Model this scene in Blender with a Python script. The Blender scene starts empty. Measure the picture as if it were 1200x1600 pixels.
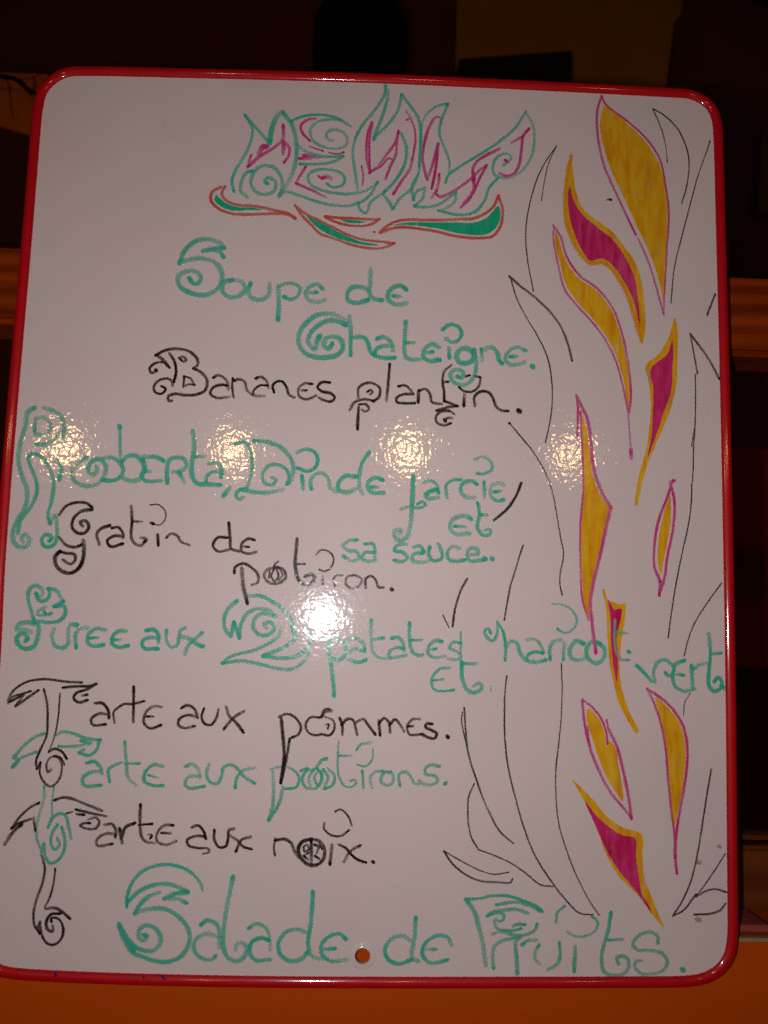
import bpy, bmesh, math, random
from mathutils import Vector, Matrix, noise
from mathutils.geometry import tessellate_polygon
R = math.radians
random.seed(7)
scene = bpy.context.scene
COL = scene.collection

# ---------------------------------------------------------------- camera
# The board's face is the plane y = 0 (x right, z up); the camera stands at negative y.
# Pose found from the perspective of the board's four edges (photo pixels, 1200 x 1600).
F = 1400.0
CORNERS = [(58.126, 99.136), (1122.561, 140.543), (1151.537, 1542.508), (-46.728, 1536.494)]
BW, BH = 0.475, 0.601
CX = Vector((0.999136, 0.025115, 0.033102)); CY = Vector((-0.021147, 0.993119, -0.115182)); CT = Vector((-0.238599, -0.308606, 0.616450))   # board axes and top left corner seen from the camera (x right, y down, z ahead)
CZ = CX.cross(CY)                                               # into the wall
# world axes: X = CX, Z = -CY, Y = CZ ; world origin = board's top left inner corner
def cam_to_world(v): return Vector((v.dot(CX), v.dot(CZ), -v.dot(CY)))
CAM = cam_to_world(-CT)
right, down, ahead = cam_to_world(Vector((1,0,0))), cam_to_world(Vector((0,1,0))), cam_to_world(Vector((0,0,1)))
cam_data = bpy.data.cameras.new('camera'); cam = bpy.data.objects.new('camera', cam_data); COL.objects.link(cam)
m = Matrix.Identity(4)
for i in range(3):
    m[i][0], m[i][1], m[i][2], m[i][3] = right[i], -down[i], -ahead[i], CAM[i]
cam.matrix_world = m
cam_data.sensor_fit = 'HORIZONTAL'; cam_data.sensor_width = 36; cam_data.lens = 36 * F / 1200
cam_data.clip_start = 0.01; cam_data.clip_end = 100
cam_data.dof.use_dof = True; cam_data.dof.focus_distance = 0.63; cam_data.dof.aperture_fstop = 11
scene.camera = cam

def at(px, py, y=0.0):
    """where the ray through a photo pixel meets the plane at depth y (0 = board face)"""
    d = right * ((px - 600) / F) + down * ((py - 800) / F) + ahead
    return CAM + d * ((y - CAM.y) / d.y)

# ---------------------------------------------------------------- world, lamps, exposure
world = bpy.data.worlds.new('World'); scene.world = world; world.use_nodes = True
bg = world.node_tree.nodes['Background']; bg.inputs[0].default_value = (0.9, 0.55, 0.3, 1); bg.inputs[1].default_value = 0.004
def lamp(name, loc, power, radius, color):
    l = bpy.data.lights.new(name, 'POINT'); l.energy = power; l.shadow_soft_size = radius; l.color = color
    o = bpy.data.objects.new(name, l); COL.objects.link(o); o.location = loc; return o
g = at(505, 965)                                   # where the flash is mirrored in the board
fx, fz = 2 * g.x - CAM.x, 2 * g.z - CAM.z
fl = bpy.data.lights.new('camera_flash', 'AREA'); fl.shape = 'DISK'; fl.size = 0.015; fl.energy = 1.60; fl.spread = R(150); fl.color = (1.0, 0.965, 0.955)
fo = bpy.data.objects.new('camera_flash', fl); COL.objects.link(fo); fo.location = (fx, CAM.y, fz); fo.rotation_euler = (R(96), 0, R(-7))
for px, py, pw in ((100, 700, 3.6), (366, 706, 3.6), (636, 706, 3.8), (893, 712, 2.6)):      # four warm bulbs in the room, mirrored in the board
    p = at(px, py); d = p - CAM; d.y = -d.y
    lamp('room_bulb', p + d * (2.4 / -d.y), pw, 0.038, (1.0, 0.58, 0.25))
vs = scene.view_settings; vs.view_transform = 'Standard'; vs.look = 'None'; vs.exposure = 0; vs.gamma = 1; vs.use_curve_mapping = False
scene.render.engine = 'CYCLES'
scene.cycles.transparent_max_bounces = 40
scene.cycles.max_bounces = 6
scene.cycles.sample_clamp_indirect = 1.5; scene.cycles.caustics_reflective = False; scene.cycles.use_light_tree = False; scene.cycles.use_adaptive_sampling = False
scene.cycles.use_denoising = False

# ---------------------------------------------------------------- materials
def mat(name):
    m = bpy.data.materials.new(name); m.use_nodes = True
    nt = m.node_tree; b = nt.nodes['Principled BSDF']; return m, nt, b
def N(nt, t, **kw):
    n = nt.nodes.new(t)
    for k, v in kw.items():
        if hasattr(n, k): setattr(n, k, v)
    return n
def ramp(nt, fac, stops):
    r = N(nt, 'ShaderNodeValToRGB'); e = r.color_ramp.elements
    while len(e) < len(stops): e.new(0.5)
    for el, (p, c) in zip(e, stops): el.position = p; el.color = (*c, 1) if len(c) == 3 else c
    nt.links.new(fac, r.inputs[0]); return r.outputs[0]
def noise_tex(nt, scale, detail=3, vec=None, rough=0.5):
    n = N(nt, 'ShaderNodeTexNoise'); n.inputs['Scale'].default_value = scale; n.inputs['Detail'].default_value = detail; n.inputs['Roughness'].default_value = rough
    if vec is not None: nt.links.new(vec, n.inputs['Vector'])
    return n.outputs['Fac']
def coords(nt, scale=(1,1,1), rot=(0,0,0)):
    t = N(nt, 'ShaderNodeTexCoord'); mp = N(nt, 'ShaderNodeMapping'); mp.inputs['Scale'].default_value = scale; mp.inputs['Rotation'].default_value = rot
    nt.links.new(t.outputs['Object'], mp.inputs['Vector']); return mp.outputs['Vector']
def mth(nt, op, a, b_=None, c=None):
    n = N(nt, 'ShaderNodeMath', operation=op)
    for i, v in enumerate((a, b_, c)):
        if v is None: continue
        if isinstance(v, (int, float)): n.inputs[i].default_value = v
        else: nt.links.new(v, n.inputs[i])
    return n.outputs[0]
def mixc(nt, fac, a, b_, mode='MIX'):
    n = N(nt, 'ShaderNodeMix', data_type='RGBA', blend_type=mode)
    if isinstance(fac, (int, float)): n.inputs[0].default_value = fac
    else: nt.links.new(fac, n.inputs[0])
    for i, v in ((6, a), (7, b_)):
        if isinstance(v, tuple): n.inputs[i].default_value = (*v, 1)
        else: nt.links.new(v, n.inputs[i])
    return n.outputs[2]
def bump(nt, b, h, strength, dist):
    n = N(nt, 'ShaderNodeBump'); n.inputs['Strength'].default_value = strength; n.inputs['Distance'].default_value = dist
    nt.links.new(h, n.inputs['Height']); return n.outputs[0]

def orange_peel(nt, amp):
    v = coords(nt)
    h = mth(nt, 'ADD', mth(nt, 'MULTIPLY', noise_tex(nt, 235, 1, v), 1.0), mth(nt, 'MULTIPLY', noise_tex(nt, 520, 0, v), 0.30))
    return bump(nt, None, h, 1.0, amp)

def board_mat():
    m, nt, b = mat('white_enamel')
    v = coords(nt)
    base = mixc(nt, ramp(nt, noise_tex(nt, 9, 4, v), [(0.35, (0,0,0)), (0.75, (1,1,1))]), (0.645, 0.525, 0.515), (0.605, 0.495, 0.495))
    # faint ghosts of wiped ink and fine dirt specks
    gh = ramp(nt, noise_tex(nt, 38, 5, v, 0.65), [(0.60, (0,0,0)), (0.80, (1,1,1))])
    base = mixc(nt, mth(nt, 'MULTIPLY', gh, 0.42), base, (0.43, 0.44, 0.47))
    pk = ramp(nt, noise_tex(nt, 15, 3, coords(nt, (1,1,1), (0.3,0.6,0.2)), 0.6), [(0.58, (0,0,0)), (0.8, (1,1,1))])
    base = mixc(nt, mth(nt, 'MULTIPLY', pk, 0.35), base, (0.68, 0.47, 0.44))
    sp = ramp(nt, noise_tex(nt, 420, 2, v, 0.5), [(0.755, (0,0,0)), (0.80, (1,1,1))])
    spm = ramp(nt, noise_tex(nt, 12, 2, v), [(0.45, (0,0,0)), (0.7, (1,1,1))])
    base = mixc(nt, mth(nt, 'MULTIPLY', mth(nt, 'MULTIPLY', sp, spm), 0.5), base, (0.12, 0.09, 0.08))
    wv = noise_tex(nt, 700, 2, coords(nt, (1, 1, 1)))
    base = mixc(nt, mth(nt, 'MULTIPLY', wv, 0.10), base, (0.40, 0.34, 0.34))
    nt.links.new(base, b.inputs['Base Color'])
    b.inputs['Roughness'].default_value = 0.42; b.inputs['Specular IOR Level'].default_value = 0.10
    # faint wipe scratches catch the flash
    sc1 = noise_tex(nt, 60, 3, coords(nt, (1.0, 1, 14.0), (0, R(28), 0)), 0.6)
    sc2 = noise_tex(nt, 60, 3, coords(nt, (1.0, 1, 14.0), (0, R(-55), 0)), 0.6)
    rgh = mth(nt, 'ADD', 0.055, mth(nt, 'MULTIPLY', ramp(nt, mth(nt, 'MAXIMUM', sc1, sc2), [(0.60, (0,0,0)), (0.82, (1,1,1))]), 0.10))
    b.inputs['Coat Weight'].default_value = 1.0; nt.links.new(rgh, b.inputs['Coat Roughness'])
    nt.links.new(orange_peel(nt, PEEL), b.inputs['Coat Normal'])
    return m
PEEL = 0.000080

def ink_mat(name, dark, light, opac=0.93, gloss=0.16, streak=1.0):
    """marker ink: v across the stroke (-1..1), u along it in millimetres, 'ink' = how much was laid down"""
    m, nt, b = mat(name)
    uv = N(nt, 'ShaderNodeUVMap'); sep = N(nt, 'ShaderNodeSeparateXYZ'); nt.links.new(uv.outputs[0], sep.inputs[0])
    at_ = N(nt, 'ShaderNodeAttribute', attribute_name='ink')
    ink = at_.outputs['Fac']
    cmb = N(nt, 'ShaderNodeCombineXYZ'); nt.links.new(mth(nt, 'MULTIPLY', sep.outputs[0], 0.35), cmb.inputs[0]); nt.links.new(mth(nt, 'MULTIPLY', sep.outputs[1], 1.9), cmb.inputs[1])
    st = noise_tex(nt, 1.3, 3, cmb.outputs[0], 0.6)
    gr = noise_tex(nt, 520, 2, coords(nt))
    av = mth(nt, 'ABSOLUTE', sep.outputs[1])
    edge = ramp(nt, av, [(0.46, (1,1,1)), (1.0, (0,0,0))])
    load = mth(nt, 'ADD', ink, mth(nt, 'MULTIPLY', mth(nt, 'SUBTRACT', st, 0.5), 1.1 * streak))
    col = mixc(nt, ramp(nt, load, [(0.35, (0,0,0)), (1.0, (1,1,1))]), light, dark)
    nt.links.new(col, b.inputs['Base Color'])
    a = mth(nt, 'MINIMUM', mth(nt, 'MAXIMUM', mth(nt, 'ADD', mth(nt, 'MULTIPLY', load, 0.75), mth(nt, 'ADD', 0.25, mth(nt, 'MULTIPLY', mth(nt, 'SUBTRACT', gr, 0.5), 0.5))), 0.12), opac)
    nt.links.new(mth(nt, 'MULTIPLY', a, edge), b.inputs['Alpha'])
    b.inputs['Roughness'].default_value = gloss; b.inputs['Specular IOR Level'].default_value = 0.13
    nt.links.new(orange_peel(nt, PEEL), b.inputs['Normal'])
    return m
def fill_mat(name, dark, light, pale, opac=0.95):
    """flame filling scribbled in with a broad pen: overlapping streaks that leave the board showing"""
    m, nt, b = mat(name)
    v1 = coords(nt, (1, 1, 0.16), (0, R(12), 0)); v2 = coords(nt, (1, 1, 0.3), (0, R(-24), 0))
    s1 = noise_tex(nt, 260, 3, v1, 0.6); s2 = noise_tex(nt, 150, 4, v2, 0.6)
    f = mth(nt, 'ADD', mth(nt, 'MULTIPLY', s1, 0.55), mth(nt, 'MULTIPLY', s2, 0.45))
    col = mixc(nt, ramp(nt, f, [(0.36, (0,0,0)), (0.62, (1,1,1))]), light, dark)
    col = mixc(nt, ramp(nt, noise_tex(nt, 45, 3, coords(nt, (1,1,0.5))), [(0.55, (0,0,0)), (0.75, (0.6,0.6,0.6))]), col, pale)
    nt.links.new(col, b.inputs['Base Color'])
    gap = noise_tex(nt, 90, 4, coords(nt, (1, 1, 0.35), (0, R(-14), 0)), 0.7)
    a = mth(nt, 'MULTIPLY', ramp(nt, f, [(0.33, (0.3,)*3), (0.44, (opac,)*3)]), ramp(nt, gap, [(0.30, (0.55,)*3), (0.42, (1,)*3)]))
    nt.links.new(a, b.inputs['Alpha'])
    b.inputs['Roughness'].default_value = 0.16; b.inputs['Specular IOR Level'].default_value = 0.3
    nt.links.new(orange_peel(nt, PEEL), b.inputs['Normal'])
    return m
INK = {
 'g': ink_mat('green_ink', (0.018, 0.390, 0.265), (0.095, 0.500, 0.375)),
 'f': ink_mat('pale_green_ink', (0.035, 0.380, 0.240), (0.120, 0.470, 0.335), opac=0.88),
 'c': ink_mat('grey_green_ink', (0.20, 0.33, 0.26), (0.30, 0.40, 0.33), opac=0.85),
 'k': ink_mat('black_ink', (0.010, 0.0055, 0.0045), (0.085, 0.045, 0.033), opac=0.97, streak=1.3),
 'n': ink_mat('fine_black_ink', (0.022, 0.017, 0.018), (0.09, 0.07, 0.07), opac=0.93),
 'm': ink_mat('magenta_ink', (0.56, 0.016, 0.170), (0.62, 0.13, 0.35), opac=0.90),
 'p': ink_mat('pale_magenta_ink', (0.52, 0.16, 0.42), (0.58, 0.28, 0.46), opac=0.75),
 'r': ink_mat('coral_red_ink', (0.56, 0.060, 0.040), (0.58, 0.16, 0.12), opac=0.93),
 'y': ink_mat('orange_ink', (0.72, 0.24, 0.010), (0.78, 0.36, 0.03), opac=0.93),
 's': ink_mat('brown_stain', (0.33, 0.18, 0.09), (0.45, 0.30, 0.20), opac=0.42),
 'fG': fill_mat('green_marker_filling', (0.007, 0.32, 0.165), (0.02, 0.39, 0.215), (0.02, 0.33, 0.21)),
 'fY': fill_mat('yellow_marker_filling', (0.60, 0.225, 0.004), (0.76, 0.440, 0.014), (0.74, 0.48, 0.06)),
 'fM': fill_mat('magenta_marker_filling', (0.42, 0.005, 0.070), (0.64, 0.040, 0.190), (0.66, 0.14, 0.32)),
}
def plain(name, color, rough=0.5, spec=0.5, coat=0.0, nscale=60, namp=0.25, bmp=None):
    m, nt, b = mat(name)
    v = coords(nt)
    nt.links.new(mixc(nt, mth(nt, 'MULTIPLY', noise_tex(nt, nscale, 4, v, 0.6), namp * 2), color, tuple(c * 0.45 for c in color)), b.inputs['Base Color'])
    b.inputs['Roughness'].default_value = rough; b.inputs['Specular IOR Level'].default_value = spec; b.inputs['Coat Weight'].default_value = coat; b.inputs['Coat Roughness'].default_value = 0.09
    if bmp: nt.links.new(bump(nt, b, noise_tex(nt, bmp[0], 3, v), 1.0, bmp[1]), b.inputs['Normal'])
    return m
def wood(name, dark, light, bands=1.0, rough=0.4, seed=0.0):
    m, nt, b = mat(name)
    v = coords(nt, (0.55, 6, 6), (0, R(1.5), 0))
    n1 = noise_tex(nt, 9 * bands, 5, v, 0.65); n2 = noise_tex(nt, 45, 4, coords(nt, (0.25, 6, 6), (0, R(1.5), 0)), 0.75)
    w = N(nt, 'ShaderNodeTexWave', wave_type='BANDS', bands_direction='Z'); w.inputs['Scale'].default_value = 2.2 * bands; w.inputs['Distortion'].default_value = 5.0; w.inputs['Detail'].default_value = 3; w.inputs['Detail Scale'].default_value = 0.6
    w.inputs['Phase Offset'].default_value = seed
    nt.links.new(v, w.inputs['Vector'])
    f = mth(nt, 'ADD', mth(nt, 'MULTIPLY', n1, 0.55), mth(nt, 'ADD', mth(nt, 'MULTIPLY', w.outputs['Fac'], 0.22), mth(nt, 'MULTIPLY', n2, 0.30)))
    nt.links.new(ramp(nt, f, [(0.25, dark), (0.75, light)]), b.inputs['Base Color'])
    b.inputs['Roughness'].default_value = rough; b.inputs['Specular IOR Level'].default_value = 0.08
    nt.links.new(bump(nt, b, n2, 0.4, 0.0004), b.inputs['Normal'])
    return m
BOARD = board_mat()
RED = plain('red_plastic', (0.46, 0.0015, 0.007), rough=0.5, spec=0.12, coat=1.0, nscale=40, namp=0.18)

# ---------------------------------------------------------------- helpers
def link(name, me, mats=(), parent=None, **props):
    o = bpy.data.objects.new(name, me); COL.objects.link(o)
    for mm in mats: me.materials.append(mm)
    if parent is not None: o.parent = parent
    for k, v in props.items(): o[k] = v
    return o
def bez(p, pts_closed=False, step=2.5):
    """Catmull-Rom through points, sampled about every `step` photo pixels"""
    n = len(p); out = []
    rng = range(n) if pts_closed else range(n - 1)
    for i in rng:
        if pts_closed: p0, p1, p2, p3 = p[(i-1) % n], p[i], p[(i+1) % n], p[(i+2) % n]
        else:
            p1, p2 = p[i], p[i+1]
            p0 = p[i-1] if i else (2*p1[0]-p2[0], 2*p1[1]-p2[1]); p3 = p[i+2] if i + 2 < n else (2*p2[0]-p1[0], 2*p2[1]-p1[1])
        L = math.dist(p1, p2)
        if L < 1e-6: continue
        # centripetal spacing keeps hand-drawn curls free of loops
        t0 = 0.0; t1 = t0 + max(math.dist(p0, p1), 1e-3) ** .5; t2 = t1 + L ** .5; t3 = t2 + max(math.dist(p2, p3), 1e-3) ** .5
        k = max(1, int(L / step))
        for j in range(k):
            t = t1 + (t2 - t1) * j / k; q = []
            for a in (0, 1):
                A1 = (t1-t)/(t1-t0)*p0[a] + (t-t0)/(t1-t0)*p1[a]; A2 = (t2-t)/(t2-t1)*p1[a] + (t-t1)/(t2-t1)*p2[a]; A3 = (t3-t)/(t3-t2)*p2[a] + (t-t2)/(t3-t2)*p3[a]
                B1 = (t2-t)/(t2-t0)*A1 + (t-t0)/(t2-t0)*A2; B2 = (t3-t)/(t3-t1)*A2 + (t-t1)/(t3-t1)*A3
                q.append((t2-t)/(t2-t1)*B1 + (t-t1)/(t2-t1)*B2)
            out.append(tuple(q))
    if not pts_closed: out.append(p[-1])
    return out
LAYER = [0]
class Ink:
    """collects pen strokes that belong to one mark into one mesh lying on the board"""
    def __init__(s): s.v, s.f, s.uv, s.ink, s.mi, s.mats = [], [], [], [], [], []
    def m(s, c):
        if c not in s.mats: s.mats.append(c)
        return s.mats.index(c)
    def stroke(s, pts, w, c, lift=0.0):
        P = bez(pts, step=1.6); w = w * (1.42 if c in 'gf' else 1.55 if c == 'm' else 1.3)
        if len(P) < 2: return
        LAYER[0] = (LAYER[0] + 1) % 14
        h0 = 1.1e-4 + LAYER[0] * 1.2e-5 + lift
        # pen wobble
        sd = random.uniform(0, 99); P2 = []
        for i, (x, y) in enumerate(P):
            q = Vector((x * .07, y * .07, sd)); P2.append((x + 0.35 * noise.noise(q), y + 0.35 * noise.noise(q + Vector((5, 9, 3)))))
        P = P2
        cum = [0.0]
        for a, b_ in zip(P, P[1:]): cum.append(cum[-1] + math.dist(a, b_))
        T = cum[-1]; r = w / 2
        def tan(i):
            a, b_ = P[max(0, i-1)], P[min(len(P)-1, i+1)]; d = math.dist(a, b_) or 1e-6; return ((b_[0]-a[0])/d, (b_[1]-a[1])/d)
        rows = []
        for k in (0.0, 0.35, 0.7): # round start cap
            t = tan(0); o = r * (1 - k); rows.append((P[0][0]-t[0]*o, P[0][1]-t[1]*o, t, r * max(0.25, math.sqrt(max(0, 1-(1-k)**2))), -o))
        for i in range(len(P)): rows.append((P[i][0], P[i][1], tan(i), r, cum[i]))
        for k in (0.7, 0.35, 0.0):
            t = tan(len(P)-1); o = r * (1 - k); rows.append((P[-1][0]+t[0]*o, P[-1][1]+t[1]*o, t, r * max(0.25, math.sqrt(max(0, 1-(1-k)**2))), T + o))
        base = len(s.v); mi = s.m(c); lv = random.uniform(*((0.46, 0.72) if c in 'gf' else (0.62, 0.85))); darkfirst = random.random() < 0.5
        for n_, (x, y, t, rr, u) in enumerate(rows):
            ww = rr * (0.98 + 0.18 * noise.noise(Vector((u * .06, sd, 0)))); nx, ny = -t[1] * ww, t[0] * ww
            h = h0 + 0.9e-5 * n_ / len(rows)
            for sg in (-1, 1): s.v.append(at(x + sg*nx, y + sg*ny, -h)); s.uv.append((u * 0.413 + sd, sg))
            e0, e1 = (u, T - u) if darkfirst else (T - u, u)        # the pen rests where a stroke starts and thins out where it ends
            end = max(0, 1 - abs(e0 - 1) / (w * 0.75)) * 0.55 - max(0, 1 - max(0, e1) / min(w * 4.0, T * 0.5 + 0.1)) * (0.30 if c in 'gfkm' else 0.1)
            s.ink += [max(0.12, lv + 0.42 * noise.noise(Vector((u * .022, sd + 7, 0))) + end)] * 2
        for i in range(len(rows) - 1):
            a = base + 2*i; s.f.append((a, a+1, a+3, a+2)); s.mi.append(mi)
    def fill(s, pts, c):
        P = [(x + .9 * noise.noise(Vector((x * .15, y * .15, 3))), y + .9 * noise.noise(Vector((x * .15, y * .15, 8)))) for x, y in bez(pts, True, 3.0)]
        s.nf = getattr(s, 'nf', 0) + 1
        V = [at(x, y, -(4e-5 + 3e-5 * s.nf)) for x, y in P]; base = len(s.v); mi = s.m(c)
        tris = tessellate_polygon([[Vector((v.x, v.z, 0)) for v in V]])
        s.v += V; s.uv += [(v.x * 1000, 0) for v in V]; s.ink += [0.8] * len(V)
        for t in tris: s.f.append(tuple(base + i for i in t)); s.mi.append(mi)
    def build(s, name, parent, label=None):
        me = bpy.data.meshes.new(name); me.from_pydata([tuple(v) for v in s.v], [], s.f)
        uvl = me.uv_layers.new(name='UVMap'); a = me.attributes.new('ink', 'FLOAT', 'POINT')
        a.data.foreach_set('value', s.ink)
        for lp in me.loops: uvl.data[lp.index].uv = s.uv[lp.vertex_index]
        me.polygons.foreach_set('material_index', s.mi)
        o = link(name, me, [INK[c] for c in s.mats], parent)
        bm = bmesh.new(); bm.from_mesh(me)
        for f in bm.faces:
            f.normal_update()
            if f.normal.y > 0: f.normal_flip()
        bm.to_mesh(me); bm.free()
        if label: o['label'] = label
        return o
def box(bm, lo, hi, bev=0.0):
    vs_ = [bm.verts.new((x, y, z)) for x in (lo[0], hi[0]) for y in (lo[1], hi[1]) for z in (lo[2], hi[2])]
    fs = [bm.faces.new([vs_[i] for i in q]) for q in ((0,1,3,2), (4,6,7,5), (0,4,5,1), (2,3,7,6), (0,2,6,4), (1,5,7,3))]
    if bev: bmesh.ops.bevel(bm, geom=list({e for f in fs for e in f.edges}), offset=bev, segments=3, affect='EDGES', profile=0.6)
def boxobj(name, lo, hi, m_, parent=None, bev=0.0, **props):
    bm = bmesh.new(); box(bm, lo, hi, bev); bmesh.ops.recalc_face_normals(bm, faces=bm.faces)
    me = bpy.data.meshes.new(name); bm.to_mesh(me); bm.free(); return link(name, me, [m_], parent, **props)
def prism(name, pix, y0, y1, m_, parent=None, **props):
    """a solid board with the outline given in photo pixels at its front depth y0, reaching back to y1"""
    P = [at(x, y, y0) for x, y in pix]; n = len(P); bm = bmesh.new()
    a = [bm.verts.new(p) for p in P]; b_ = [bm.verts.new((p.x, y1, p.z)) for p in P]
    bm.faces.new(a); bm.faces.new(b_[::-1])
    for i in range(n): bm.faces.new((a[i], b_[i], b_[(i+1) % n], a[(i+1) % n]))
    bmesh.ops.recalc_face_normals(bm, faces=bm.faces)
    me = bpy.data.meshes.new(name); bm.to_mesh(me); bm.free(); return link(name, me, [m_], parent, **props)

# ---------------------------------------------------------------- the room seen dimly beyond the window
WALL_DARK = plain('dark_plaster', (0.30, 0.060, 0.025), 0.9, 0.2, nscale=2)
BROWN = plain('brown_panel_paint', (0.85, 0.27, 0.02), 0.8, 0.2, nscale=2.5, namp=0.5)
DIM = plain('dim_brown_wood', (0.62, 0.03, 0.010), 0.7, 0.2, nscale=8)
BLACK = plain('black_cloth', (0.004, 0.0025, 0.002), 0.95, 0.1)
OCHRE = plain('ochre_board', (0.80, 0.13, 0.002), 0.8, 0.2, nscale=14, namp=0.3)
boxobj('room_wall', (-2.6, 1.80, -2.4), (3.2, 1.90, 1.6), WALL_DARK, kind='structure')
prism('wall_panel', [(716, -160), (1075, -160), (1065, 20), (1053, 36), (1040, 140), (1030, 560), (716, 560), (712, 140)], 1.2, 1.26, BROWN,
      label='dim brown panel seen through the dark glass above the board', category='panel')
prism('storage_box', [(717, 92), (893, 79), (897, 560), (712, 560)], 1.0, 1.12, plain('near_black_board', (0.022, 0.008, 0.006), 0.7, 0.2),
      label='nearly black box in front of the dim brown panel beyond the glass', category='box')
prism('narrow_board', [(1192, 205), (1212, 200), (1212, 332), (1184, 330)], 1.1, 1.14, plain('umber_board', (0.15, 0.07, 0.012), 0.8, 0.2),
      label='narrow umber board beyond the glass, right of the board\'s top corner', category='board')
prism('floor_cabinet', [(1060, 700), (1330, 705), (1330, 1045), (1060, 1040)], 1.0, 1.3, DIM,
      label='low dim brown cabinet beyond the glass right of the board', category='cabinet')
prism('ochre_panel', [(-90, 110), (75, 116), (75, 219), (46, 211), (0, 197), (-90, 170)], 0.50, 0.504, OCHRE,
      label='ochre panel lit dimly beyond the glass beside the upper left corner', category='panel')
def twig(pts, r0, r1, depth, name, m_, parent=None, **props):
    P = [at(x, y, depth) for x, y in bez(pts, step=4)]; bm = bmesh.new(); rings = []
    for i, p in enumerate(P):
        t = (P[min(i+1, len(P)-1)] - P[max(i-1, 0)]).normalized(); s_ = t.cross(Vector((0, 1, 0))).normalized(); q = s_.cross(t)
        r = r0 + (r1 - r0) * i / (len(P)-1)
        rings.append([bm.verts.new(p + s_ * r * math.cos(a) + q * r * math.sin(a)) for a in (0, 1.256, 2.513, 3.77, 5.027)])
    for a, b_ in zip(rings, rings[1:]):
        for i in range(5): bm.faces.new((a[i], a[(i+1) % 5], b_[(i+1) % 5], b_[i]))
    bm.faces.new(rings[0]); bm.faces.new(rings[-1][::-1]); bmesh.ops.recalc_face_normals(bm, faces=bm.faces)
    me = bpy.data.meshes.new(name); bm.to_mesh(me); bm.free(); return link(name, me, [m_], parent, **props)
tw = link('dry_branch', None, label='dark dry branch in front of the ochre panel beyond the glass', category='branch')
twig([(-90, 116), (-20, 118), (10, 120), (28, 126), (44, 141), (56, 146), (80, 160)], 0.0039, 0.0024, 0.47, 'stem', BLACK, tw)
for pts in ([(8, 120), (14, 134), (16, 160), (20, 186)], [(30, 124), (44, 122), (62, 118)], [(36, 128), (46, 138), (58, 134)], [(44, 140), (50, 152), (64, 156)], [(-20, 118), (-12, 126), (6, 128)],
            [(52, 120), (54, 134), (50, 146)]):
    twig(pts, 0.0006, 0.0003, 0.469, 'twig', BLACK, tw)

# figure added beyond the glass to stand in for a person's reflection, only the dark head shows above the board
def loft(name, rings, m_, parent=None, **props):
    bm = bmesh.new(); R_ = []
    for (x, y, z, rx, ry) in rings: R_.append([bm.verts.new((x + rx * math.cos(a * math.pi / 12), y + ry * math.sin(a * math.pi / 12), z)) for a in range(24)])
    for a, b_ in zip(R_, R_[1:]):
        for i in range(24): bm.faces.new((a[i], a[(i+1) % 24], b_[(i+1) % 24], b_[i]))
    bm.faces.new(R_[0][::-1]); bm.faces.new(R_[-1]); bmesh.ops.recalc_face_normals(bm, faces=bm.faces)
    for f in bm.faces: f.smooth = True
    me = bpy.data.meshes.new(name); bm.to_mesh(me); bm.free(); return link(name, me, [m_], parent, **props)
hc = at(563, 75, 1.02); hx, hz = hc.x, hc.z
person = link('person', None, label='dark silhouette of a person whose round head shows above the board\'s top edge', category='person')
person.location = (hx, 1.02, hz - 0.75)
def prel(rr): return [(x - 0, y, z + 0.75, a, b_) for x, y, z, a, b_ in rr]
loft('body', prel([(0, 0.02, -0.72, .17, .12), (0, 0.02, -0.55, .16, .11), (0, 0.02, -0.42, .19, .12), (0, 0.02, -0.30, .215, .115), (0, 0.02, -0.245, .20, .095), (0, 0.02, -0.205, .12, .075), (0, 0.015, -0.175, .062, .060), (0, .01, -.13, .054, .056), (0, 0, -.10, .062, .075), (0, -.006, -.07, .068, .088), (0, -.004, -.02, .075, .094), (0, 0, .03, .078, .096), (0, 0.004, .07, .068, .085), (0, .006, .098, .042, .055), (0, .006, .108, .012, .016)]), BLACK, person)
loft('hair', prel([(0, .02, -.10, .070, .080), (0, .022, -.06, .088, .094), (0, .012, 0, .093, .106), (0, .008, .05, .090, .106), (0, .008, .09, .070, .086), (0, .008, .118, .040, .052), (0, .008, .128, .012, .016)]), BLACK, person)
for sx in (-1, 1): loft('arm', prel([(sx * .20, .02, -.26, .035, .045), (sx * .235, .02, -.32, .050, .055), (sx * .25, .02, -.48, .044, .048), (sx * .25, -.02, -.62, .036, .040), (sx * .22, -.10, -.70, .030, .034)]), BLACK, person)

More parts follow.
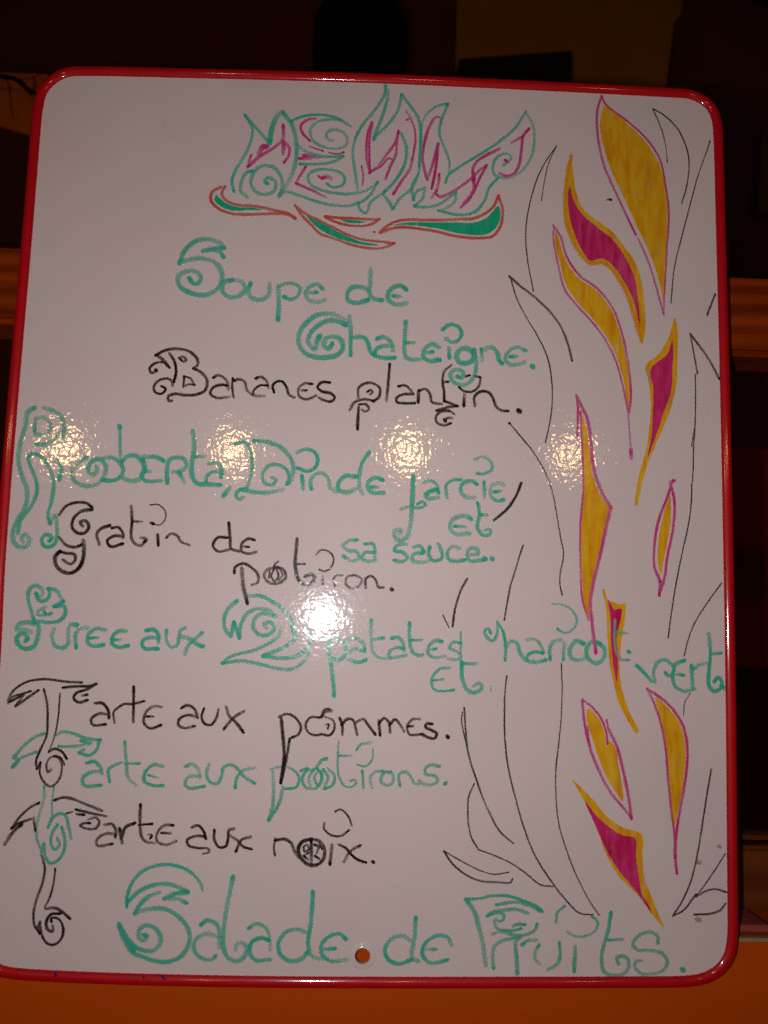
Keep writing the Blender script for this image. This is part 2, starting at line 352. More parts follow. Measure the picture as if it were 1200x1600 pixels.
# ---------------------------------------------------------------- window behind the board
WOOD_RAIL = wood('varnished_pine', (0.055, 0.004, 0.0005), (0.29, 0.036, 0.001), 1.6)
WOOD_SILL = wood('varnished_pine_sill', (0.40, 0.052, 0.0005), (0.455, 0.062, 0.0008), 0.5, 0.5, 2.0)
WOOD_DARK = wood('dark_stained_wood', (0.06, 0.014, 0.003), (0.13, 0.030, 0.006), 1.0)
win = link('window', None, label='window with varnished pine rails and dark glass behind the board', category='window')
def rail(name, y, pl, pr, thick, m_, bev=0.002, label=None):
    """horizontal beam whose front face at depth y runs between two pairs of photo pixels (x, top, bottom)"""
    (xl, tl, bl), (xr, tr, br) = pl, pr
    k = (tr - tl) / (xr - xl); k2 = (br - bl) / (xr - xl)
    X0, X1 = -700, 1900
    P = [at(X0, tl + k*(X0-xl), y), at(X1, tl + k*(X1-xl), y), at(X1, bl + k2*(X1-xl), y), at(X0, bl + k2*(X0-xl), y)]
    bm = bmesh.new(); a = [bm.verts.new(p) for p in P]; b_ = [bm.verts.new((p.x, y + thick, p.z)) for p in P]
    bm.faces.new(a); bm.faces.new(b_[::-1])
    for i in range(4): bm.faces.new((a[i], b_[i], b_[(i+1) % 4], a[(i+1) % 4]))
    bmesh.ops.bevel(bm, geom=[e for e in bm.edges if all(v in a for v in e.verts)] if False else bm.edges[:], offset=bev, segments=3, affect='EDGES')
    bmesh.ops.recalc_face_normals(bm, faces=bm.faces)
    me = bpy.data.meshes.new(name); bm.to_mesh(me); bm.free(); o = link(name, me, [m_], win)
    if label: o['label'] = label
    return o
rail('rail', 0.030, (0, 384, 503), (1200, 433, 556), 0.045, WOOD_RAIL, 0.004, 'varnished pine rail crossing behind the board')
rail('rail', 0.062, (0, 1299, 1399), (1200, 1323, 1424), 0.04, WOOD_DARK, 0.003, 'dark stained bottom rail')
rail('glazing_bead', 0.058, (0, 1286, 1293), (1200, 1306, 1313), 0.02, WOOD_DARK, 0.001)
gm, nt, b = mat('window_glass'); nt.nodes.remove(b)
tr = N(nt, 'ShaderNodeBsdfTransparent'); tr.inputs[0].default_value = (0.90, 0.91, 0.90, 1); gl = N(nt, 'ShaderNodeBsdfGlossy'); gl.inputs['Roughness'].default_value = 0.01
fr = N(nt, 'ShaderNodeFresnel'); fr.inputs[0].default_value = 1.5; mx = N(nt, 'ShaderNodeMixShader')
nt.links.new(fr.outputs[0], mx.inputs[0]); nt.links.new(tr.outputs[0], mx.inputs[1]); nt.links.new(gl.outputs[0], mx.inputs[2]); nt.links.new(mx.outputs[0], nt.nodes['Material Output'].inputs[0])
zr = at(600, 470, 0.05).z; zb = at(600, 1370, 0.08).z
boxobj('pane', (-0.9, 0.068, zr), (1.5, 0.071, 0.75), gm, win)
boxobj('pane', (-0.9, 0.0685, zb), (1.5, 0.0715, zr - 0.004), gm, win)
# sill: a thick pine board, its top level with the photo's pale edge
s0 = at(1175, 1467, 0.014)
sill = link('window_sill', None, label='thick orange varnished pine sill board below and behind the menu board', category='sill')
bm = bmesh.new(); box(bm, (-0.9, 0.014, s0.z - 0.42), (1.5, 0.16, s0.z), 0.0025); bmesh.ops.recalc_face_normals(bm, faces=bm.faces)
me = bpy.data.meshes.new('sill_board'); bm.to_mesh(me); bm.free(); link('sill_board', me, [WOOD_SILL], sill)
EDGE = plain('pale_edge', (0.33, 0.19, 0.09), 0.6)
boxobj('edge_strip', (-0.9, 0.0118, s0.z - 0.0012), (1.5, 0.0168, s0.z + 0.0012), EDGE, sill, bev=0.0004)  # paler strip along the sill's top front edge
pc = plain('pink_cloth', (0.34, 0.060, 0.050), 0.95, 0.1, nscale=300, namp=0.4, bmp=(500, 0.0006))
p1 = at(1196, 1450, 0.03)
bm = bmesh.new(); box(bm, (p1.x - 0.30, 0.019, s0.z + 0.0013), (p1.x, 0.058, s0.z + 0.0062), 0.0028); bmesh.ops.recalc_face_normals(bm, faces=bm.faces)
me = bpy.data.meshes.new('folded_cloth'); bm.to_mesh(me); bm.free()
for v in me.vertices: v.co.z += 0.0010 * noise.noise(v.co * 30)
link('folded_cloth', me, [pc], None, label='pink folded cloth strip lying on the sill at the lower right corner', category='cloth')

# ---------------------------------------------------------------- the menu board
inner_pts = [(125, 117.2), (300, 120.5), (460, 124.5), (600, 129), (800, 138), (940, 145), (1050, 151), (1075, 153), (1093, 160), (1107, 172), (1113.5, 188), (1116, 210),
    (1120, 350), (1124, 500), (1127, 620), (1131.6, 850), (1135.6, 1100), (1137.3, 1300), (1138.3, 1420), (1138, 1459), (1133, 1490), (1121, 1508), (1101, 1520.5), (1078, 1525.5),
    (960, 1527.5), (800, 1528), (600, 1528), (400, 1526.7), (200, 1522.5), (67, 1517), (22, 1513.5), (2, 1509), (-13, 1497), (-22, 1477), (-24, 1450), (-20, 1360),
    (-12.5, 1200), (-3.5, 1070), (1, 1000), (5.5, 900), (15.5, 760), (27, 620), (36, 515), (46, 400), (55, 290), (64, 182), (66.6, 165), (71, 147), (81, 134), (95, 123.5), (108, 118.5)]
path = bez(inner_pts, True, 6.0)
IN = [at(x, y, 0) for x, y in path]; NP = len(IN)
board = link('menu_board', None, label='white enamel menu board in a red plastic frame, covered in green, black and magenta handwriting', category='menu board')
# enamel sheet with the hanging hole cut through it
hc = at(566.5, 1494, 0); HR = 0.0047
hole = [Vector((hc.x + HR * math.cos(a * math.pi / 16), 0, hc.z + HR * math.sin(a * math.pi / 16))) for a in range(32)]
cen = sum(IN, Vector()) / NP
OUT = [p + (p - cen).normalized() * 0.0008 for p in IN]
allv = OUT + hole
tris = tessellate_polygon([[Vector((p.x, p.z, 0)) for p in OUT], [Vector((p.x, p.z, 0)) for p in hole][::-1]])
allv = OUT + hole[::-1]; nv = len(allv)
vv = [(p.x, 0.0, p.z) for p in allv] + [(p.x, 0.0028, p.z) for p in allv]
ff = []
for t in tris:
    ff.append(tuple(t)); ff.append(tuple(i + nv for i in reversed(t)))
ff += [(i, (i+1) % NP, nv + (i+1) % NP, nv + i) for i in range(NP)]
ff += [(NP + i, NP + (i+1) % 32, nv + NP + (i+1) % 32, nv + NP + i) for i in range(32)]
me = bpy.data.meshes.new('enamel_sheet'); me.from_pydata(vv, [], ff)
bm = bmesh.new(); bm.from_mesh(me); bmesh.ops.recalc_face_normals(bm, faces=bm.faces); bm.to_mesh(me); bm.free()
link('enamel_sheet', me, [BOARD], board)
# clear eyelet round the hole
ey, nt, b = mat('clear_eyelet'); b.inputs['Base Color'].default_value = (0.62, 0.52, 0.50, 1); b.inputs['Roughness'].default_value = 0.12; b.inputs['Coat Weight'].default_value = 0.6
bm = bmesh.new(); prof = [(HR, 0.0012), (HR, -0.0002), (HR + .0004, -0.0006), (HR + .0009, -0.0005), (HR + .0016, -0.00015), (HR + .0025, -0.0004), (HR + .0031, -0.0002), (HR + .0033, 0.0002)]
rg = [[bm.verts.new((hc.x + r * math.cos(a * math.pi / 20), y, hc.z + r * math.sin(a * math.pi / 20))) for a in range(40)] for r, y in prof]
for a, b_ in zip(rg, rg[1:]):
    for i in range(40): bm.faces.new((a[i], a[(i+1) % 40], b_[(i+1) % 40], b_[i]))
bmesh.ops.recalc_face_normals(bm, faces=bm.faces)
for f in bm.faces:
    f.smooth = True
    f.normal_update()
me = bpy.data.meshes.new('eyelet'); bm.to_mesh(me); bm.free(); link('eyelet', me, [ey], board)
# red frame: one profile swept along the traced edge
prof = [(-.0008, .0010), (-.0008, -.0004), (-.0007, -.0009), (-.0003, -.0013), (.0001, -.0016), (.0006, -.00183), (.0012, -.00209), (.0018, -.00231), (.0027, -.00242), (.0041, -.0024), (.0052, -.0018), (.0059, -.0009), (.0064, .0006), (.0065, .0022), (.0065, .0070), (.0055, .0090), (.0010, .0090), (.0006, .0032)]
bm = bmesh.new(); rg = []
for i, p in enumerate(IN):
    t = (IN[(i+1) % NP] - IN[i-1]).normalized(); o = Vector((t.z, 0, -t.x))
    if o.dot(p - cen) < 0: o = -o
    rg.append([bm.verts.new((p.x + o.x * a, y, p.z + o.z * a)) for a, y in prof])
K = len(prof)
for i in range(NP):
    a, b_ = rg[i], rg[(i+1) % NP]
    for j in range(K): bm.faces.new((a[j], a[(j+1) % K], b_[(j+1) % K], b_[j]))
bmesh.ops.recalc_face_normals(bm, faces=bm.faces)
for f in bm.faces: f.smooth = True
me = bpy.data.meshes.new('frame'); bm.to_mesh(me); bm.free(); link('frame', me, [RED], board, label='red plastic frame with rounded corners')
# hardboard backing seen only from the side
boxobj('backing', (cen.x - 0.20, 0.0032, cen.z - 0.24), (cen.x + 0.20, 0.0060, cen.z + 0.26), plain('hardboard', (0.16, 0.09, 0.05), 0.9), board)

# ---------------------------------------------------------------- writing and drawing, stroke by stroke
CROP = dict(A=(300,100,4), B=(560,100,4), C=(800,100,3), D=(250,350,4), E=(220,520,4), F=(440,400,5.4545), G=(540,480,3.75), H=(0,620,4), I=(280,640,4), J=(560,640,4), K=(0,900,4), L=(300,900,4),
    M=(580,880,4), N=(860,880,4), O=(0,1040,4), P=(0,1220,4), Q=(260,1060,4), R=(500,1060,4), U=(160,1320,5), V=(360,1320,3.33333), W=(680,1320,5), X=(860,1320,4),
    a=(780,220,4), b=(780,420,3.42857), c=(780,600,3.42857), d=(780,820,3.42857), e=(680,1040,4), g=(860,1040,4))
# one line per stroke: tracing sheet, pen, pen width, points; '/' = sharp corner
STROKES = '''
@word|green outlined flame-like title MENUS with magenta accents
A g 4.5 332,320 375,400 368,480 330,570 275,660 250,730 262,795
A g 4 332,320 400,400 485,495
A g 7 485,490 500,400 530,330 562,303
A g 6 570,305 625,380 650,480 650,600 620,700 560,800 / 545,825
A g 5 345,832 305,795 310,730 340,680 375,668
A g 5 548,820 565,760 550,690 500,640 430,640 380,690 370,750 400,800 460,815 515,790 520,735 475,710 455,735 472,748
A g 3.8 620,355 700,325 810,318 900,335 990,388
A g 4 930,350 860,345 780,365 740,410 750,470 810,515 900,530 960,510 970,460 940,425 880,410 840,435 850,470 878,478
A g 4.2 650,495 700,540 780,570 860,580 945,578 / 900,605 800,625 675,625
A g 4.2 845,750 880,770 940,755 955,715 920,675 850,660 770,665 725,700 740,750 800,785 880,805 1000,810 1100,785 1160,738 / 1120,810 1060,860 980,885 900,885 780,860 680,825 600,800 560,800
A g 4 1040,868 1048,905 1082,932 1098,915 1110,870 1150,835 1205,800
B g 4.2 170,135 160,200 100,290 20,390 -20,470 -35,560 -20,680 -5,780
B g 5 170,140 185,185 165,280 120,400 95,470
B g 4.2 95,470 130,430 200,360 250,280 270,190 / 330,270 375,340 390,450 385,600 370,700 330,780 260,840 215,905 / 190,860 155,815
B g 4.5 268,435 300,520 290,620 230,730 160,800
B g 3.8 395,370 430,310 500,260 560,250 / 540,300 510,380 510,450 545,540 570,620 565,690
B g 3.8 545,740 560,700 620,650 700,600 800,540 900,470 980,400 1020,340 1045,300 / 1090,380 1100,480 1080,580 1030,660 960,705 900,712 850,690 840,650 860,590 920,560 955,580 940,610 905,632
B g 4 392,380 390,450 385,540 380,640
B g 4 375,690 340,750 335,800 345,850 / 360,800 415,775 / 400,840 350,888 / 430,895 520,870 570,830 610,800 / 600,860 560,895 500,915 / 600,940 680,940 740,915 790,850 820,770 870,715
A m 4.5 570,385 572,440 565,480 / 500,530 420,580 350,640
A m 3 370,570 352,618
A m 7 420,565 440,520 462,516
A m 5 575,490 568,560
A m 3.5 580,490 605,520 605,570 575,615
A m 3.5 770,340 720,350 680,385 690,430 735,480
A m 2.2 735,515 820,545
A m 2.5 860,555 910,562 950,552
A m 4 672,590 740,590
A m 5 700,572 760,578 805,582
A m 3.5 712,640 680,690 650,745 / 730,780 835,832
A m 3 790,700 810,718
A m 5 815,712 850,706 868,715
A m 3.6 1125,365 1100,430 1090,530 1095,620 1112,678
A m 3 1128,370 1112,450 1108,560 1112,660
B m 3.6 70,680 120,640 180,560 230,490 250,420 / 240,500 235,560 200,640 170,715
B m 2.6 90,668 140,640 190,590 212,600 200,650
A m 2.5 1060,640 1070,700 1065,755
B m 3 300,295 330,350 355,430 350,530 335,600
B m 4 337,598 320,660 270,730 220,810
B m 2.5 300,350 312,345
B m 4 515,375 512,335 480,335 440,400 415,480 400,570 410,650 430,720 / 460,640 480,570 498,500 / 490,600 475,700 458,775
B m 3.5 505,690 500,750 490,790 / 458,835
B m 3.5 490,815 510,830 600,790 700,720 760,660 800,635 / 760,710 720,800 690,850 640,895
B m 4 880,530 800,570 740,610 715,660 725,720
B m 4.5 718,720 722,790 660,870
B m 3 960,490 1030,450
B m 3.8 1065,405 1030,450 1020,530 1000,640 970,685 920,700 885,685
B m 5 922,605 924,607
@leaf|green leaf edged coral red, left under the title
A fG 0 150,815 140,850 180,890 260,918 360,914 440,912 380,897 280,892 210,868 170,835
A r 4.5 205,765 185,810 210,850 280,880 400,890 520,915 600,935 645,965 / 600,940 500,935 380,940 250,935 160,900 118,850 125,800 180,770
@leaf|long pointed green leaf edged coral red under the title's middle
A fG 0 715,945 790,980 880,1030 980,1080 1060,1110 1170,1130 1100,1135 1000,1115 900,1085 800,1035 745,985
A r 4 645,885 700,930 780,970 880,1020 980,1070 1080,1100 1180,1110 1265,1122 / 1190,1150 1100,1150 1000,1130 900,1095 800,1060 740,1000 690,950 648,890
@leaf|smallest coral red leaf sliver under the title
A fG 0 925,968 1000,976 1090,985 1060,994 960,990
A r 4.2 835,950 900,960 1000,965 1090,970 1170,970 / 1120,1002 1060,1012 960,1005 890,985 835,960
@leaf|broad wavy green leaf edged coral red, right under the title
B fG 0 210,1010 300,990 450,990 600,990 740,988 800,960 850,910 875,885 888,950 868,1010 838,1045 780,1068 700,1068 600,1053 500,1030 400,1015 300,1006
B r 4.5 135,1050 200,1000 280,975 400,975 520,975 640,970 720,965 790,935 845,890 875,825 / 900,900 900,960 880,1030 840,1075 770,1088 680,1085 580,1070 480,1045 380,1030 280,1020 200,1030 140,1055
B r 3 98,1050 102,1052
@word|green handwritten word Soupe
D g 6.5 400,145 360,110 270,95 200,120 150,175 122,242 / 200,220 280,218 350,245 385,300 380,370 340,420 270,445 190,430 125,390 110,340 150,300 220,295 255,330 240,370 205,370 185,340
D g 6 398,150 350,150 270,168 / 340,162 375,175 395,205
D g 6.5 450,350 400,365 390,420 430,455 490,450 530,410 510,360 450,347
D g 6.5 565,375 550,420 580,465 640,470 680,440 685,380
D g 6.5 738,595 742,500 738,390
D g 5.5 742,392 780,375 830,372 875,400 860,450 820,470 775,455
D g 6 1015,405 985,378 940,390 910,430 930,475 980,488 1030,475
D g 5 930,430 980,428
@word|green handwritten word de after Soupe
F g 6.5 740,290 680,265 600,270 560,320 570,380 640,400 735,375
F g 6.5 760,115 755,220 752,330 800,370 855,375
F g 6.5 1060,285 1020,255 950,270 905,330 920,385 980,415 1060,405
F g 5.5 950,340 1010,345
@word|green handwritten word Chateigne with large spiral C
F g 6.8 555,560 480,510 400,490 300,505 210,570 150,660 145,740 190,820 280,860 380,865 460,850 510,810 520,750 490,700 430,690 370,710 360,760 400,790 430,750
F g 6.5 545,590 480,555 400,550 300,600 240,670 228,740 270,790 / 290,790 300,730 325,685
F g 6 578,515 588,620 588,840
F g 6 600,700 660,690 710,700 740,760 760,820 800,850 900,870 960,868
F g 6 815,705 860,690 920,720 945,760 948,800
F g 6 935,765 860,770 810,790 790,840
F g 6 1058,560 1050,700 1045,800 1060,860 1110,885 1180,880
F g 5 1060,740 1130,738
G g 6 545,235 510,215 465,245 455,290 490,315 550,308
G g 5 480,268 510,262
G g 5.5 605,240 608,295
G g 5.5 570,130 610,102 660,115 680,155 660,195 620,205 590,185
G g 7 740,265 720,245 670,250 650,290 670,325 720,325 750,300 752,255
G g 5.8 755,250 765,330 755,400 720,445 670,455 625,430 615,390 650,365 690,385 680,415 655,405
G g 5 795,245 800,310
G g 6 795,260 850,235 885,260 900,310 915,328
G g 5.5 1055,255 1010,235 960,255 935,300 960,335 1010,335 1050,322
G g 5 965,290 1000,288
G g 7 1095,348 1096,349
@word|black handwritten word Bananes
E k 4.8 95,140 150,110 230,100 300,115 350,160 355,200 330,222 / 380,250 415,300 400,360 350,385 280,390 210,382 170,400 175,425 190,425
E k 4.5 180,130 210,180 220,240 208,305
E k 5 100,140 140,170 168,205
E k 4 178,218 140,185 90,190 55,220 65,250 95,240
E k 5 95,232 97,234
E k 3.8 198,330 192,300 160,285 110,300 80,340 90,370 130,380 155,350 130,335
E k 4 240,155 265,150 285,170 265,180 245,162
E k 3.6 270,275 265,335 / 300,322 335,325 / 310,285 270,272
E k 4.5 455,280 480,265 520,280 545,320 547,350
E k 4.5 540,330 500,325 450,345 435,380 470,405 520,405 550,400
E k 4 575,285 570,330 580,400
E k 4.5 580,300 620,290 650,310 665,360 700,390 740,395 770,395
E k 4.5 720,285 750,275 785,300 797,340
E k 4 790,330 740,330 705,360 700,385
E k 4.2 832,370 825,330 850,305 885,305 910,340 925,385 960,405
E k 4.2 1070,320 1020,318 985,350 990,395 1030,415 1070,405 1095,392
E k 4 1005,360 1035,360
D k 4.5 1060,990 1010,990 985,1020 1010,1045 1070,1060 1092,1085 1070,1108 1020,1100 995,1085
@word|black handwritten word plantin
G k 4.5 75,530 75,475 110,448 160,445 200,475 195,525 165,550
G k 3.8 128,495 148,485 158,497 145,510
G k 4.5 25,600 50,560 110,540 165,550
G k 3.8 80,570 120,570 137,595 115,612 95,600
G k 5 76,590 72,660 70,712
G k 4.5 258,335 250,440 240,545
G k 4.2 310,462 350,458 385,490 395,510 / 340,510 300,530 300,555 340,563 405,562
G k 5 428,490 425,555
G k 4.5 430,490 470,480 495,510 505,555 560,568
G k 4.2 618,340 580,375 568,430 575,480 578,550 / 620,565 655,580 / 600,585 535,605 / 600,605 635,625
G k 3.8 578,438 600,437
G k 4.2 610,608 560,612 530,640 535,675 580,692 615,680
G k 3.5 582,665 595,650 625,650
G k 6 580,662 582,664
G k 5 695,515 692,575
G k 3.8 705,405 725,400
G k 3.8 760,405 790,412
G k 3.8 790,425 780,465 740,495 690,490 665,468
G k 4.5 757,575 755,525 790,495 840,500 865,535 880,580 915,605 950,608
G k 8 1015,607 1017,609
@word|green handwritten word with tall curling R
H g 6.5 215,70 175,95 160,180 130,280 115,400 140,500 170,590 160,680 110,770 80,850 85,910 125,940 170,930 185,890 160,860 135,875 142,900
H g 5.5 112,850 130,770 190,690 230,600 225,520 190,430 180,375 210,355 260,380 310,450 335,530 325,640 300,740 312,790 / 345,740 355,800 355,880 330,930 280,935 260,895 290,860 325,880 310,900
H g 5.5 275,70 340,90 380,120 400,180 395,250
H g 5 222,140 215,215
H g 5.5 225,135 265,130 300,150 320,190 290,230 225,235
H g 6 230,295 270,300 330,270 390,220
H g 7 350,400 382,440 370,512
H g 6 540,380 490,410 450,460 460,520 520,555 600,550 650,500 660,430 620,390 580,400 550,450 575,488 605,470 602,440
H g 6 640,385 700,380 745,410 770,460 740,510 690,525 640,520
H g 4.5 748,185 750,300 752,390
H g 7 748,185 749,187
H g 6.5 760,410 800,370 850,370 890,410 900,460 880,510 830,525 780,515 755,500
H g 6 895,375 940,375 990,380 1020,400
H g 5.5 895,390 908,450 882,490 910,525 1005,525
H g 5 905,465 940,465
H g 6 1045,535 1045,450 1060,395 1100,380 1150,390 1165,430 1140,460 1085,470
H g 6 1120,475 1150,530
I g 6.5 85,140 95,230 80,330 80,410 110,460 180,465 255,472
I g 5 95,295 155,293
I g 5.5 185,340 230,335 265,375 262,420
I g 5 265,392 210,390 170,420 170,455
I g 6 315,490 278,537
@word|green handwritten word Dinde with large curling D
I g 6 470,195 560,205 640,240 700,310 715,380 690,460
I g 5 672,465 688,430 670,375 620,345 560,350 520,400 530,455 580,470 605,440 580,425
I g 5 350,215 410,205 440,240 455,320 450,400 425,480
I g 5.5 420,495 380,500 355,530 370,560 400,550
I g 5.5 385,500 450,512 540,520 645,500
I g 5.5 768,415 775,495
I g 5.2 738,270 780,250 830,255 865,300 850,360 800,385 740,365
I g 5.5 825,495 820,450 850,405 900,400 935,440 945,490 980,510
I g 6 1110,420 1040,415 995,460 1000,505 1060,515 1105,495
I g 5.5 1185,270 1145,330 1125,420 1130,500 1145,525
J g 6 150,440 110,425 65,450 60,495 90,520 155,520
J g 5 80,485 118,485
@word|green handwritten word farcie with long-tailed f
J g 6.5 342,420 340,480 335,600 325,720 300,800 260,820 225,790 230,755 265,755 260,775
J g 4.5 265,625 320,605 380,615 420,595 400,575 370,590
J g 5 410,455 450,445 490,470 500,520
J g 6 488,500 450,510 420,532 440,555 495,550
J g 5 555,550 550,470 590,442 640,438
J g 5.8 740,465 700,445 650,465 640,510 670,545 725,550
J g 5 785,455 790,545
J g 4.5 730,310 780,295 825,325 835,370 790,400 745,400
J g 5.5 905,470 870,460 830,480 830,540 865,570 905,565
J g 5 850,515 885,510
@word|green handwritten word et below farcie
J g 6 705,685 670,665 600,680 570,730 600,775 690,775
J g 4.8 600,730 665,732
J g 5 745,585 757,650 745,740 780,785 820,780 825,750 795,752
J g 4.8 760,658 800,658
@word|green handwritten words sa sauce
I g 5 1110,815 1060,820 1025,850 1050,878 1110,890 1120,930 1080,945 1035,920
I g 6 1030,918 1032,920
J g 4.5 40,840 90,840 105,880 100,935
J g 5 95,892 40,895 20,930 60,947 110,942
J g 5 300,842 240,850 225,880 280,895 305,930 270,950 225,940
J g 5 345,860 385,852 410,885
J g 6 402,895 345,905 335,940 390,955 440,945
J g 5 445,860 440,910 470,945 520,930 520,880 500,840
J g 5.5 630,865 590,855 555,895 570,940 620,947 665,940
J g 5.5 702,905 750,900 740,870 695,870 680,910 700,945 790,937
J g 6.5 792,930 793,931
J g 6.5 835,932 836,933
@word|black handwritten word Gratin with curling G
H k 4.5 372,735 410,685 480,660 540,665 575,690
H k 5 575,705 510,715 460,760 450,810 480,850 530,850 555,810 535,775 500,785 515,808
H k 5 372,880 410,925 470,940 510,925
H k 6 520,900 525,960 510,1040 470,1090 410,1100 355,1060 345,1000 372,968
H k 5 372,968 410,977 465,985 470,1020 440,1045 395,1020
H k 5 620,920 605,860 630,825 685,805
H k 4.5 700,820 740,815 770,860 768,880
H k 4.8 768,872 710,870 670,900 690,935 765,920
H k 5 820,685 825,780 820,870 840,915 880,930 905,905
H k 4.5 905,905 915,890 880,880
H k 3.6 825,778 885,780
H k 5 985,865 990,925
H k 2.2 940,675 990,675 1030,710 1035,755 1000,800 945,790
H k 4.5 945,788 960,795
H k 4.2 1040,880 1070,855 1110,870 1130,905 1180,925
@word|black handwritten word de after Gratin
I k 4.5 300,800 240,800 210,850 240,885 310,875
I k 5 310,710 318,800 325,868 370,885
I k 4.5 470,815 430,808 390,840 390,885 430,900 480,890
I k 4 395,855 435,858
@word|black handwritten word potiron whose first o is a small pumpkin
I k 4.5 345,1020 350,985 400,962 450,985 495,1040 490,1080 455,1095
I k 6 392,995 400,1100 425,1208
I k 4.5 590,990 550,1000 530,1040 560,1080 620,1085 665,1050 650,1000 610,985
I k 3.5 595,990 575,1040 590,1070
I k 3.5 605,990 620,1040 600,1075
I k 3 560,1050 565,1005
I k 3 630,1000 645,1035 620,1065
I k 3.5 590,985 600,965 620,950
I k 5.5 737,810 728,900 728,1000 750,1070 800,1095 845,1060 830,1030 790,1040
I k 3.5 735,965 785,965
I k 3.2 855,905 890,878 940,890 965,930 950,985 910,1010 875,1000
I k 3.5 895,1045 897,1090
I k 3.5 975,1105 965,1060 985,1035 1020,1035
I k 3.8 1090,1035 1050,1045 1040,1085 1070,1115 1120,1105 1140,1060 1100,1035
J k 4 45,1110 45,1060 80,1040 110,1070 125,1110 155,1112
J k 6 207,1123 208,1124
@word|green handwritten word Puree with curling P
K g 5.5 215,285 195,220 175,130 190,75 225,60 265,85 262,125 235,125
K g 5.5 225,110 250,155 290,150 310,110 300,80 / 350,90 395,160 / 340,190 / 400,190 410,230 370,280 300,290 240,285 210,300
K g 4.5 285,195 240,220 235,240 280,245 320,235
K g 4 268,212 285,235
K g 6.5 190,350 150,335 105,335 120,300 180,290 235,300 235,380 210,440 155,455 110,420 110,375 150,360 175,390 160,405
K g 6 335,335 325,380 345,435 390,450 425,420 428,340 440,305 480,305
K g 5.5 475,445 475,355 510,327 550,325
K g 5.5 655,335 600,330 550,370 550,420 590,440 645,430
K g 4.5 560,390 610,385
K g 5.5 785,345 740,345 705,375 700,420 740,445 800,435
K g 4.5 710,400 750,398
@word|green handwritten word aux between Puree and the big 2
K g 5.5 915,340 960,335 990,370 990,410
K g 5.5 990,388 930,385 890,410 900,450 985,455
K g 5 1040,340 1040,400 1070,445 1110,430 1120,380 1130,340 1155,325
K g 5 1155,485 1180,430 1230,385 1262,355
K g 6.5 1138,382 1180,390 1220,420 1265,440
@word|large ornate green numeral 2
L g 5.5 280,155 230,200 200,270 210,340 242,375 / 262,290 / 295,385 / 310,290 350,230 410,205 480,215 520,250 / 440,235 390,270 385,330 430,370 490,360 515,320 490,290 450,300 465,325
L g 5.5 360,125 430,125 510,165 570,210 620,280 635,350
L g 5.5 635,345 648,385 600,430 520,470 445,500 / 540,512 620,510 690,480 735,430 740,370 700,330
L g 4.8 555,330 540,380 480,420 400,460 300,485 230,510 190,545 / 300,530 420,550 520,575 600,585 660,565 710,520 730,480
@word|green handwritten word patates
L g 6 845,410 865,520 880,640 888,745
L g 5.5 860,420 900,395 950,420 960,475 930,520 880,520
L g 5 970,400 1030,390 1075,430 1080,470
L g 5 1075,472 1020,455 990,470
L g 5.5 985,525 1040,540 1085,525
L g 5 1120,275 1120,400 1140,490 1180,515 1240,512
M g 5 10,475 75,468
M g 5 130,470 170,465 200,500 205,545
M g 5 203,532 150,530 110,560 120,590 215,575
M g 5 240,375 240,480 255,550 290,575 320,572
M g 4 250,480 315,480
M g 5 440,490 400,485 360,520 360,570 400,590 460,582
M g 4 375,540 405,535
M g 4.5 560,500 510,495 490,530 540,555 562,590 530,605 480,598
M g 3 560,430 560,570
@word|green handwritten word et below patates
M g 4 490,655 430,660 380,720 385,780 430,800 515,792
M g 4 385,735 450,725
M g 5.5 565,620 570,720 600,790 650,808 690,780 680,750 645,765
M g 4.8 570,628 655,628
M g 1.8 748,770 748,800
@word|green handwritten word haricot with looping h
M g 4.5 745,435 735,410 710,420 720,460 760,485 785,440 790,370 / 825,430 840,520 838,605
M g 5.5 845,520 870,490 910,500 930,560 960,600 1020,620 1090,605
M g 4.5 970,480 1020,475 1065,520 1075,560
M g 4.5 1075,562 1020,555 975,580 975,602
M g 5.2 1118,600 1118,530 1140,490 1185,480
N g 5 85,500 80,600
N g 3.6 15,255 80,260 140,300 165,360 140,415 90,435 45,410
N g 6 205,500 165,485 125,530 130,590 180,605 220,590
N g 6 300,500 260,490 225,540 240,600 290,625 335,590 335,530 300,500
N c 4 405,355 400,450 410,550 440,600 490,605
N g 3.6 410,430 480,440
N g 6 490,553 491,554
@word|green handwritten word vert beside the right frame edge
N g 5 540,640 590,690 635,740
N g 5 655,745 645,680 670,620 710,605 760,635 770,680 740,705 720,685
N g 5.5 835,610 785,630 770,665 765,710 780,770 840,800 900,785
N g 4.8 790,695 830,700
N g 5.5 880,640 890,780
N g 5 890,665 930,635 975,625
N g 5 990,440 1000,560 990,680 990,760 1020,800 1060,785 1070,740 1045,715 1025,738
N g 4.5 1000,568 1065,563
N g 5 1075,770 1092,787
@word|black handwritten word Tarte, topmost of the three
O k 3.8 50,220 80,160 160,105 260,85 330,88 410,100 510,105
O k 3.6 50,235 80,195 130,178 190,160
O k 4 60,225 150,180 / 98,252 / 160,210 240,155
O k 3.8 275,150 295,250 297,350 290,440 250,530 225,600 230,645 / 252,605 / 250,680 290,745 320,755 360,725 385,660 380,600 350,568 310,580 290,620 300,665 320,650
O k 2.8 375,175 370,250 360,350 335,460 305,540
O k 4.2 305,540 340,520 390,540 415,580
O k 4 400,615 375,575 340,565
O k 4.5 395,138 470,130 560,128 600,115 / 540,150 480,170 460,200 490,230 545,215
O k 4 515,187 545,182
O k 4.5 595,235 640,235 675,275 680,325
O k 4.5 680,308 620,300 570,335 580,370 660,368
O k 4 715,355 710,290 740,260 780,240 830,240 900,222
O k 4.6 835,135 835,240 832,350
O k 4.5 1010,258 960,255 910,295 900,360 940,392 1005,372
